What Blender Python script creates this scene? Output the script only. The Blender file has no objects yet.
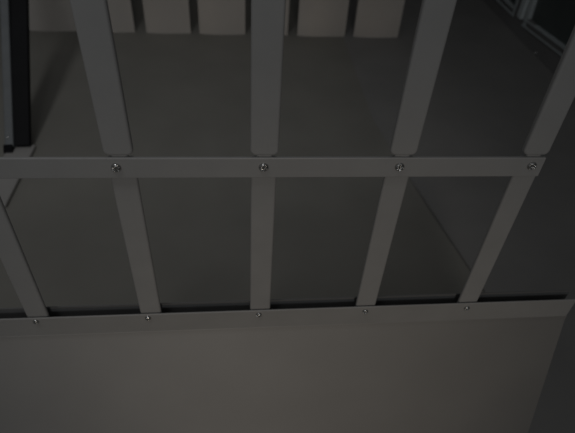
import bpy, bmesh, math, random
from mathutils import Vector, Matrix
random.seed(7)
S = bpy.context.scene
COL = S.collection

# ------------------------------------------------------------------ materials
def mat(name, color, rough=0.5, metal=0.0, spec=0.5, vary=0.06, nscale=30.0, bump=0.0):
    m = bpy.data.materials.new(name); m.use_nodes = True
    nt = m.node_tree; N = nt.nodes; L = nt.links
    b = N['Principled BSDF']
    b.inputs['Roughness'].default_value = rough
    b.inputs['Metallic'].default_value = metal
    b.inputs['Specular IOR Level'].default_value = spec
    tc = N.new('ShaderNodeTexCoord'); no = N.new('ShaderNodeTexNoise')
    no.inputs['Scale'].default_value = nscale; no.inputs['Detail'].default_value = 5
    L.new(tc.outputs['Object'], no.inputs['Vector'])
    cr = N.new('ShaderNodeValToRGB')
    c0 = [max(0, c * (1 - vary)) for c in color]; c1 = [c * (1 + vary) for c in color]
    cr.color_ramp.elements[0].position = 0.3; cr.color_ramp.elements[1].position = 0.7
    cr.color_ramp.elements[0].color = (*c0, 1); cr.color_ramp.elements[1].color = (*c1, 1)
    L.new(no.outputs['Fac'], cr.inputs['Fac']); L.new(cr.outputs['Color'], b.inputs['Base Color'])
    if bump > 0:
        bp = N.new('ShaderNodeBump'); bp.inputs['Strength'].default_value = bump
        bp.inputs['Distance'].default_value = 0.001
        n2 = N.new('ShaderNodeTexNoise'); n2.inputs['Scale'].default_value = nscale * 12
        L.new(tc.outputs['Object'], n2.inputs['Vector'])
        L.new(n2.outputs['Fac'], bp.inputs['Height']); L.new(bp.outputs['Normal'], b.inputs['Normal'])
    return m

M_PAINT = mat('grey_paint', (0.295, 0.292, 0.285), 0.42, 0.0, 0.5, 0.04, 25, 0.05)
M_RAIL = mat('rail_paint', (0.29, 0.285, 0.275), 0.5, 0.0, 0.4, 0.04, 25, 0.05)
M_CHAN = mat('channel_shade', (0.15, 0.15, 0.148), 0.6, 0.0, 0.3, 0.05, 25)  # shade inside the rail channel put into a darker paint colour
M_PANEL = mat('panel_paint', (0.31, 0.30, 0.285), 0.6, 0.0, 0.35, 0.05, 8, 0.05)
M_SCREW = mat('screw_steel', (0.50, 0.50, 0.49), 0.24, 1.0, 0.5, 0.03, 80)
M_FLOOR = mat('floor_grey', (0.222, 0.215, 0.192), 0.75, 0.0, 0.25, 0.06, 6, 0.08)
M_STRIP = mat('strip_grey', (0.23, 0.225, 0.215), 0.75, 0.0, 0.25, 0.06, 6, 0.08)
M_WALL = mat('wall_dark', (0.20, 0.198, 0.194), 0.8, 0.0, 0.25, 0.05, 6)
M_WALLB = mat('wall_back_dark', (0.17, 0.17, 0.18), 0.85, 0.0, 0.2, 0.05, 6)
M_BOARD = mat('pale_board', (0.51, 0.48, 0.445), 0.65, 0.0, 0.3, 0.06, 5)
M_BLACK = mat('black_lacquer', (0.009, 0.009, 0.010), 0.6, 0.0, 0.15, 0.1, 20)
M_EDGE = mat('edge_aluminium', (0.15, 0.16, 0.165), 0.45, 0.2, 0.4, 0.05, 40)
M_RUB = mat('rubber', (0.008, 0.008, 0.009), 0.85, 0.0, 0.15, 0.1, 50)
M_FRAME = mat('window_frame', (0.55, 0.60, 0.60), 0.5, 0.0, 0.4, 0.05, 30)
M_JAMB = mat('jamb_paint', (0.46, 0.50, 0.50), 0.5, 0.0, 0.4, 0.05, 30)
M_GLASS = mat('window_pane', (0.08, 0.092, 0.088), 0.35, 0.0, 0.25, 0.1, 10)

# ------------------------------------------------------------------ helpers
def link(name, bm, m, parent=None, smooth=False, bevel=0.0, seg=2, weld=True):
    if weld:
        bmesh.ops.remove_doubles(bm, verts=bm.verts, dist=1e-6)
    bmesh.ops.recalc_face_normals(bm, faces=bm.faces)
    me = bpy.data.meshes.new(name); bm.to_mesh(me); bm.free()
    me.materials.append(m)
    if smooth:
        for p in me.polygons: p.use_smooth = True
    o = bpy.data.objects.new(name, me); COL.objects.link(o)
    if parent: o.parent = parent
    if bevel:
        md = o.modifiers.new('edge', 'BEVEL'); md.width = bevel; md.segments = seg
        md.limit_method = 'ANGLE'; md.angle_limit = math.radians(40)
    return o

def box(bm, x0, x1, y0, y1, z0, z1):
    v = [bm.verts.new(p) for p in ((x0,y0,z0),(x1,y0,z0),(x1,y1,z0),(x0,y1,z0),(x0,y0,z1),(x1,y0,z1),(x1,y1,z1),(x0,y1,z1))]
    for f in ((0,1,2,3),(4,5,6,7),(0,1,5,4),(1,2,6,5),(2,3,7,6),(3,0,4,7)):
        bm.faces.new([v[i] for i in f])

def prism(bm, pts, y0, y1):
    """outline in x,z extruded along y"""
    a = [bm.verts.new((x, y0, z)) for x, z in pts]; b = [bm.verts.new((x, y1, z)) for x, z in pts]
    n = len(pts)
    bm.faces.new(a); bm.faces.new(b[::-1])
    for i in range(n): bm.faces.new((a[i], a[(i+1) % n], b[(i+1) % n], b[i]))

def sweep(bm, prof, x0, x1, rise=0.0, n=1):
    """closed profile in y,z swept along x; z rises along x"""
    rings = []
    for k in range(n + 1):
        x = x0 + (x1 - x0) * k / n
        rings.append([bm.verts.new((x, y, z + rise * x)) for y, z in prof])
    m = len(prof)
    for r0, r1 in zip(rings, rings[1:]):
        for i in range(m): bm.faces.new((r0[i], r0[(i+1) % m], r1[(i+1) % m], r1[i]))
    bm.faces.new(rings[0]); bm.faces.new(rings[-1][::-1])

def arc(cx, cz, r, a0, a1, n=5):
    return [(cx + r*math.cos(math.radians(a0 + (a1-a0)*i/n)), cz + r*math.sin(math.radians(a0 + (a1-a0)*i/n))) for i in range(n+1)]

def bar(bm, p0, p1, side, w, d):
    """rectangular bar from p0 to p1; w across 'side', d across the third axis"""
    p0, p1 = Vector(p0), Vector(p1); ax = (p1-p0).normalized()
    s = Vector(side); s = (s - ax*s.dot(ax)).normalized(); t = ax.cross(s)
    v = []
    for p in (p0, p1):
        for a, b in ((-1,-1),(1,-1),(1,1),(-1,1)): v.append(bm.verts.new(p + s*a*w/2 + t*b*d/2))
    for f in ((3,2,1,0),(4,5,6,7),(0,1,5,4),(1,2,6,5),(2,3,7,6),(3,0,4,7)): bm.faces.new([v[i] for i in f])

def screw_bm(r=0.0042, h=0.0022, turn=0.4):
    """pan head with a cross recess; head points to -y"""
    bm = bmesh.new(); NR, NA = 22, 56
    rings = []
    for i in range(NR + 1):
        t = i / NR; ring = []
        for k in range(NA):
            a = 2*math.pi*k/NA; x, z = r*t*math.cos(a), r*t*math.sin(a)
            y = h*math.sqrt(max(0.0, 1 - t**2.6))
            u, w = x*math.cos(turn)+z*math.sin(turn), -x*math.sin(turn)+z*math.cos(turn)
            q = min(max(abs(u)/(0.20*r), abs(w)/(0.62*r)), max(abs(w)/(0.20*r), abs(u)/(0.62*r)))
            if q < 1.25: y -= 0.75*h*min(1.0, (1.25-q)/0.4)
            ring.append(bm.verts.new((x, -y, z)))
            if i == 0: break
        rings.append(ring)
    for k in range(NA): bm.faces.new((rings[0][0], rings[1][k], rings[1][(k+1) % NA]))
    for a, b in zip(rings[1:], rings[2:]):
        for k in range(NA): bm.faces.new((a[k], b[k], b[(k+1) % NA], a[(k+1) % NA]))
    # skirt down into the sheet
    low = [bm.verts.new((v.co.x, 0.0008, v.co.z)) for v in rings[-1]]
    for k in range(NA): bm.faces.new((rings[-1][k], low[k], low[(k+1) % NA], rings[-1][(k+1) % NA]))
    bm.faces.new(low)
    return bm

def empty(name, loc=(0,0,0)):
    o = bpy.data.objects.new(name, None); COL.objects.link(o); o.location = loc
    o.empty_display_size = 0.05
    return o

def tag(o, label=None, cat=None, group=None, kind=None):
    if label: o['label'] = label
    if cat: o['category'] = cat
    if group: o['group'] = group
    if kind: o['kind'] = kind
    return o

def struct(name, bm, m, label=None, **k):
    o = link(name, bm, m, **k); o['kind'] = 'structure'
    if label: o['label'] = label
    return o

FZ = -0.30            # floor level
XR = 1.28             # wall with the windows
YB = 2.25             # far wall

# ------------------------------------------------------------------ setting
bm = bmesh.new(); box(bm, -1.5, XR, -1.2, YB, FZ-0.05, FZ)
tag(struct('floor', bm, M_FLOOR), 'plain dark grey floor behind and below the slatted guard', 'floor')
bm = bmesh.new(); box(bm, -1.5, XR+0.05, YB, YB+0.05, FZ-0.05, 1.0)
tag(struct('wall_back', bm, M_WALLB), 'dark far wall behind the upright boards', 'wall')

# wall with two window openings
W1 = (1.00, 1.492, -0.236, 0.45)    # y0,y1,z0,z1
W2 = (1.575, 2.10, -0.252, 0.45)
bm = bmesh.new()
for y0, y1, z0, z1 in ((-1.2, W1[0], FZ-0.05, 1.0), (W1[0], W1[1], FZ-0.05, W1[2]+0.014), (W1[0], W1[1], W1[3], 1.0),
                       (W1[1], W2[0], FZ-0.05, 1.0), (W2[0], W2[1], FZ-0.05, W2[2]), (W2[0], W2[1], W2[3], 1.0),
                       (W2[1], YB, FZ-0.05, 1.0)):
    box(bm, XR, XR+0.05, y0, y1, z0, z1)
tag(struct('wall_right', bm, M_WALL, weld=False), 'dark grey side wall with low windows at the right', 'wall')

def window(name, W, label):
    y0, y1, z0, z1 = W
    r = empty(name, (XR+0.01, (y0+y1)/2, z0)); tag(r, label, 'window', kind='structure')
    inv = Vector(r.location)
    t = 0.026; e = 0.0038; jw = 0.020; h = z1 - z0; a0, a1 = y0-inv.y, y1-inv.y
    bm = bmesh.new()
    for za, zb in ((0.0, e), (t-e, t), (h-t, h-t+e), (h-e, h)):         # thin lips along sill and head
        box(bm, -0.016, 0.012, a0, a1, za, zb)
    box(bm, -0.012, 0.012, a0, a0+jw, e, h-e)                            # plain jambs
    box(bm, -0.012, 0.012, a1-jw, a1, e, h-e)
    link('frame', bm, M_JAMB, r, weld=False)
    bm = bmesh.new()
    box(bm, -0.006, 0.011, a0+jw, a1-jw, e, t-e)
    box(bm, -0.006, 0.011, a0+jw, a1-jw, h-t+e, h-e)
    link('channel', bm, M_WALL, r, weld=False)
    bm = bmesh.new(); box(bm, 0.004, 0.010, a0+jw, a1-jw, t, h-t)
    link('pane', bm, M_GLASS, r)
    return r
w1 = window('window_1', W1, 'near low window with a pale frame and a black pane in the right wall')
w1.rotation_euler = (math.radians(-4.0), 0, 0)
window('window_2', W2, 'farther low window cut off by the top edge in the right wall')
# pale mullion strip between the two windows
bm = bmesh.new(); box(bm, XR-0.012, XR+0.01, W1[1]+0.012, W1[1]+0.045, W1[2], W1[3])
tag(struct('trim_1', bm, M_FRAME, bevel=0.002), 'narrow pale upright trim between the two windows', 'trim')

s = link('screw', screw_bm(0.0065, 0.004), M_SCREW, smooth=True)
s.rotation_euler = (0, 0, math.radians(-90)); s.location = (XR, 1.345, FZ+0.007)
tag(s, 'single small screw low in the dark wall beneath the near window', 'screw')

bm = bmesh.new()
e = [(0.705, 0.18), (0.695, 0.26), (0.655, 0.50), (0.625, 0.70), (0.60, 0.90), (0.60, YB), (XR, YB), (XR, -0.4), (0.66, -0.4), (0.66, 0.06)]
a = [bm.verts.new((x, y, FZ-0.01)) for x, y in e]; b = [bm.verts.new((x, y, FZ+0.006 if y < 0.6 and x < 1 else FZ+0.0003)) for x, y in e]
bm.faces.new(a); bm.faces.new(b)
for i in range(len(e)): bm.faces.new((a[i], a[(i+1) % len(e)], b[(i+1) % len(e)], b[i]))
tag(struct('trim_2', bm, M_STRIP), 'low raised floor strip along the right wall', 'floor')

# ------------------------------------------------------------------ upright boards at the back
scr = empty('board_screen', (0.15, 1.47, FZ))
tag(scr, 'screen of pale upright boards with dark gaps standing at the back of the floor', 'screen')
starts = [(-0.60, -0.54), (-0.505, -0.335), (-0.295, -0.142), (-0.102, 0.052), (0.083, 0.245), (0.272, 0.398), (0.433, 0.607), (0.640, 0.805)]
starts = starts[1:]
for x0, x1 in starts:
    bm = bmesh.new(); n = 10; ring = []
    cx = (x0+x1)/2 - 0.15; w = (x1-x0)
    prof = []
    for i in range(n+1):
        u = i/n; prof.append((cx - w/2 + w*u, -0.007*math.sin(math.pi*min(1, u*1.0)**0.75)))
    back = [(x, y+0.010) for x, y in prof[::-1]]
    pts = prof + back
    a = [bm.verts.new((x, y, 0.0)) for x, y in pts]; b = [bm.verts.new((x, y, 0.75)) for x, y in pts]
    bm.faces.new(a[::-1]); bm.faces.new(b)
    for i in range(len(pts)): bm.faces.new((a[i], a[(i+1) % len(pts)], b[(i+1) % len(pts)], b[i]))
    link('board', bm, M_BOARD, scr)
bm = bmesh.new(); box(bm, -0.66, 0.66, 0.012, 0.030, 0.55, 0.60)
link('back_rail', bm, M_WALLB, scr)

# ------------------------------------------------------------------ dark leaning stand at the left
st = empty('leaning_stand', (-0.33, 0.73, FZ))
tag(st, 'black leaning post with a grey edge strip and a pale foot bar at the left', 'stand')
def L(p): return tuple(Vector(p) - Vector(st.location))
d = (Vector((-0.36, 1.018, -0.033)) - Vector((-0.337, 0.729, -0.30)))
base = Vector((-0.337, 0.729, -0.30)) + d*0.045
top = base + d*1.7
off = Vector((0.031, 0.0, 0.0))
bm = bmesh.new(); bar(bm, L(base+off+Vector((-0.004,.006,.0))), L(top+off+Vector((0.008,.006,.0))), (1,0,0), 0.040, 0.016)
link('post', bm, M_BLACK, st, bevel=0.002)
bm = bmesh.new(); bar(bm, L(base+Vector((.002,0,0))), L(top+Vector((.001,0,0))), (1,0,0), 0.021, 0.022)
es = link('edge_strip', bm, M_EDGE, st, bevel=0.003)
bm = bmesh.new(); bar(bm, L(base - d*0.04), L(base + d*0.015), (1,0,0), 0.022, 0.025)
link('rubber_foot', bm, M_RUB, st, bevel=0.002)
sc = link('screw', screw_bm(0.003, 0.0015), M_SCREW, es, smooth=True)
nrm = Vector((0, d.z, -d.y)).normalized()
sc.location = L(base + d*0.06 - Vector((0, 0.27, -0.29)).normalized()*0.011)
sc.rotation_euler = (math.radians(-45), 0, 0)
bm = bmesh.new(); box(bm, -0.345+0.33, -0.283+0.33, -0.20, 0.03, 0.0, 0.010)
link('foot_bar', bm, M_PANEL, st, bevel=0.003)

# ------------------------------------------------------------------ slatted guard
SP = 0.12; ZS = 0.205; HS = 0.0103; XE = 0.612; XW = -0.20; RISE = 0.011; ZT = 0.0040
gd = empty('slatted_guard', (0.2, 0.0, FZ))
tag(gd, 'grey metal guard of upright slats with a screwed cross strap and sloping front panel', 'guard')
G = Vector((-0.2, 0.0, -FZ))
def put(o): o.location = G; return o

def slat_bm(x):
    bm = bmesh.new(); x += 0.0015
    w = 0.0113
    prism(bm, [(x-w, -0.013), (x+w, -0.013), (x+w, ZS+HS-0.003), (x-w, ZS+HS-0.003)], 0.0032, 0.0082)
    w = 0.0119; zb = ZS+HS+0.0003; r = 0.0050
    pts = arc(x-w+r, zb+r, r, 180, 270) + arc(x+w-r, zb+r, r, 270, 360) + [(x+w, 0.62), (x-w, 0.62)]
    prism(bm, pts, 0.0014, 0.0080)
    prism(bm, [(x-0.007, ZS-0.004), (x+0.007, ZS-0.004), (x+0.007, zb+0.004), (x-0.007, zb+0.004)], 0.0030, 0.0075)
    return bm
for k in range(5):
    o = put(link('slat', slat_bm(k*SP), M_PAINT, gd, bevel=0.0022, seg=4, weld=False))

bm = bmesh.new(); box(bm, XW, 4*SP+0.0118, 0.0, 0.0030, ZS-HS-0.0012, ZS+HS-0.0012)
strap = put(link('cross_strap', bm, M_PAINT, gd, bevel=0.0007))
for k, (dx, dz) in enumerate(((0,0), (-0.002,0), (0.001,0), (0.000,0), (0.001,0.0008))):
    o = link('screw', screw_bm(0.0043, 0.0026, 0.35+0.5*k), M_SCREW, strap, smooth=True)
    o.location = (k*SP+dx, -0.0002, ZS+dz)

# rail: channel behind a front flange
T = 0.0016
prof = [(0.0, -0.026), (0.0, ZT-0.0006), (0.0006, ZT), (T, ZT), (T, -0.026)]
bm = bmesh.new(); sweep(bm, prof, XW, 0.611, RISE)
rail = put(link('bottom_rail', bm, M_RAIL, gd))
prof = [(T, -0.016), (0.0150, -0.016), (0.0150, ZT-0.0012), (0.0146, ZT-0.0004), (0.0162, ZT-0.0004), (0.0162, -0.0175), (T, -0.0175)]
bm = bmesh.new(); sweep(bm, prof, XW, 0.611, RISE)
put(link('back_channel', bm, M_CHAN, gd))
for k, (dx, dz) in enumerate(((0.000,-0.0010), (-0.0015,0), (0,0.0005), (0.001,0.0010), (0.0005,0.0018))):
    o = link('screw', screw_bm(0.0034, 0.0024, 0.2+0.4*k), M_SCREW, rail, smooth=True)
    o.location = (k*SP+dx, -0.0002, dz)

# sloping front panel below a soft bend
ta = math.radians(16)
front = [(0.0, -0.0262)]
for i in range(1, 9):
    a = ta*i/8; R = 0.035
    front.append((-R*(1-math.cos(a)), -0.0262 - R*math.sin(a)))
y, z = front[-1]; ln = (z - FZ - 0.004)/math.cos(ta)
for f in (0.33, 0.66, 1.0): front.append((y - ln*f*math.sin(ta), z - ln*f*math.cos(ta)))
backp = [(yy+0.0014, zz) for yy, zz in front[::-1]]
bm = bmesh.new(); sweep(bm, front+backp, XW, XE, RISE)
for f in bm.faces: f.smooth = abs(f.normal.x) < 0.5
pn = put(link('front_panel', bm, M_PANEL, gd))

# ------------------------------------------------------------------ camera

cx, cy, cz, yaw, pitch, roll = CAM = (0.2208, -0.3580, 0.4721, 0.1214, 0.7326, 0.0701)
fw = Vector((math.sin(yaw)*math.cos(pitch), math.cos(yaw)*math.cos(pitch), -math.sin(pitch)))
rt = Vector((math.cos(yaw), -math.sin(yaw), 0)); up = rt.cross(fw)
r2 = rt*math.cos(roll) + up*math.sin(roll); u2 = -rt*math.sin(roll) + up*math.cos(roll)
cd = bpy.data.cameras.new('camera'); cam = bpy.data.objects.new('camera', cd); COL.objects.link(cam)
mw = Matrix((( r2.x, u2.x, -fw.x, cx), (r2.y, u2.y, -fw.y, cy), (r2.z, u2.z, -fw.z, cz), (0,0,0,1)))
cam.matrix_world = mw
cd.sensor_fit = 'HORIZONTAL'; cd.sensor_width = 36.0; cd.lens = 36.0*520/575
cd.clip_start = 0.02; cd.clip_end = 50
cd.dof.use_dof = True; cd.dof.focus_distance = 0.46; cd.dof.aperture_fstop = 9.0
S.camera = cam

# ------------------------------------------------------------------ light
w = bpy.data.worlds.new('world'); S.world = w; w.use_nodes = True
bg = w.node_tree.nodes['Background']; bg.inputs['Color'].default_value = (0.95, 0.97, 1.0, 1); bg.inputs['Strength'].default_value = 0.075

def lamp(name, loc, target, size, power, color, cone=None):
    l = bpy.data.lights.new(name, 'SPOT' if cone else 'AREA'); l.energy = power; l.color = color
    if cone:
        l.spot_size = math.radians(cone); l.spot_blend = 1.0; l.shadow_soft_size = size
    else:
        l.shape = 'DISK'; l.size = size
    o = bpy.data.objects.new(name, l); COL.objects.link(o); o.location = loc
    o.rotation_euler = (Vector(target) - Vector(loc)).to_track_quat('-Z', 'Y').to_euler()
    return o
lamp('pool_fill', (-0.35, -0.5, 2.3), (-0.10, 0.72, -0.3), 0.16, 32.0, (0.97, 0.98, 1.0), 42)  # added unseen spot; its soft cone shapes the brighter pool and falloff
lamp('front_fill', (0.3, -2.6, 1.5), (0.25, 0.0, 0.28), 0.5, 7.0, (0.94, 0.97, 1.0))  # unseen cool fill added in front to brighten the upper slats
lamp('warm_fill', (0.30, -2.2, 0.50), (0.31, 0.0, -0.08), 0.10, 18.5, (1.0, 0.83, 0.65), 22.5)  # unseen warm fill added for the lower slats and front panel

S.view_settings.view_transform = 'Standard'; S.view_settings.look = 'None'
S.view_settings.exposure = 0.0; S.view_settings.gamma = 1.0
S.view_settings.use_curve_mapping = False
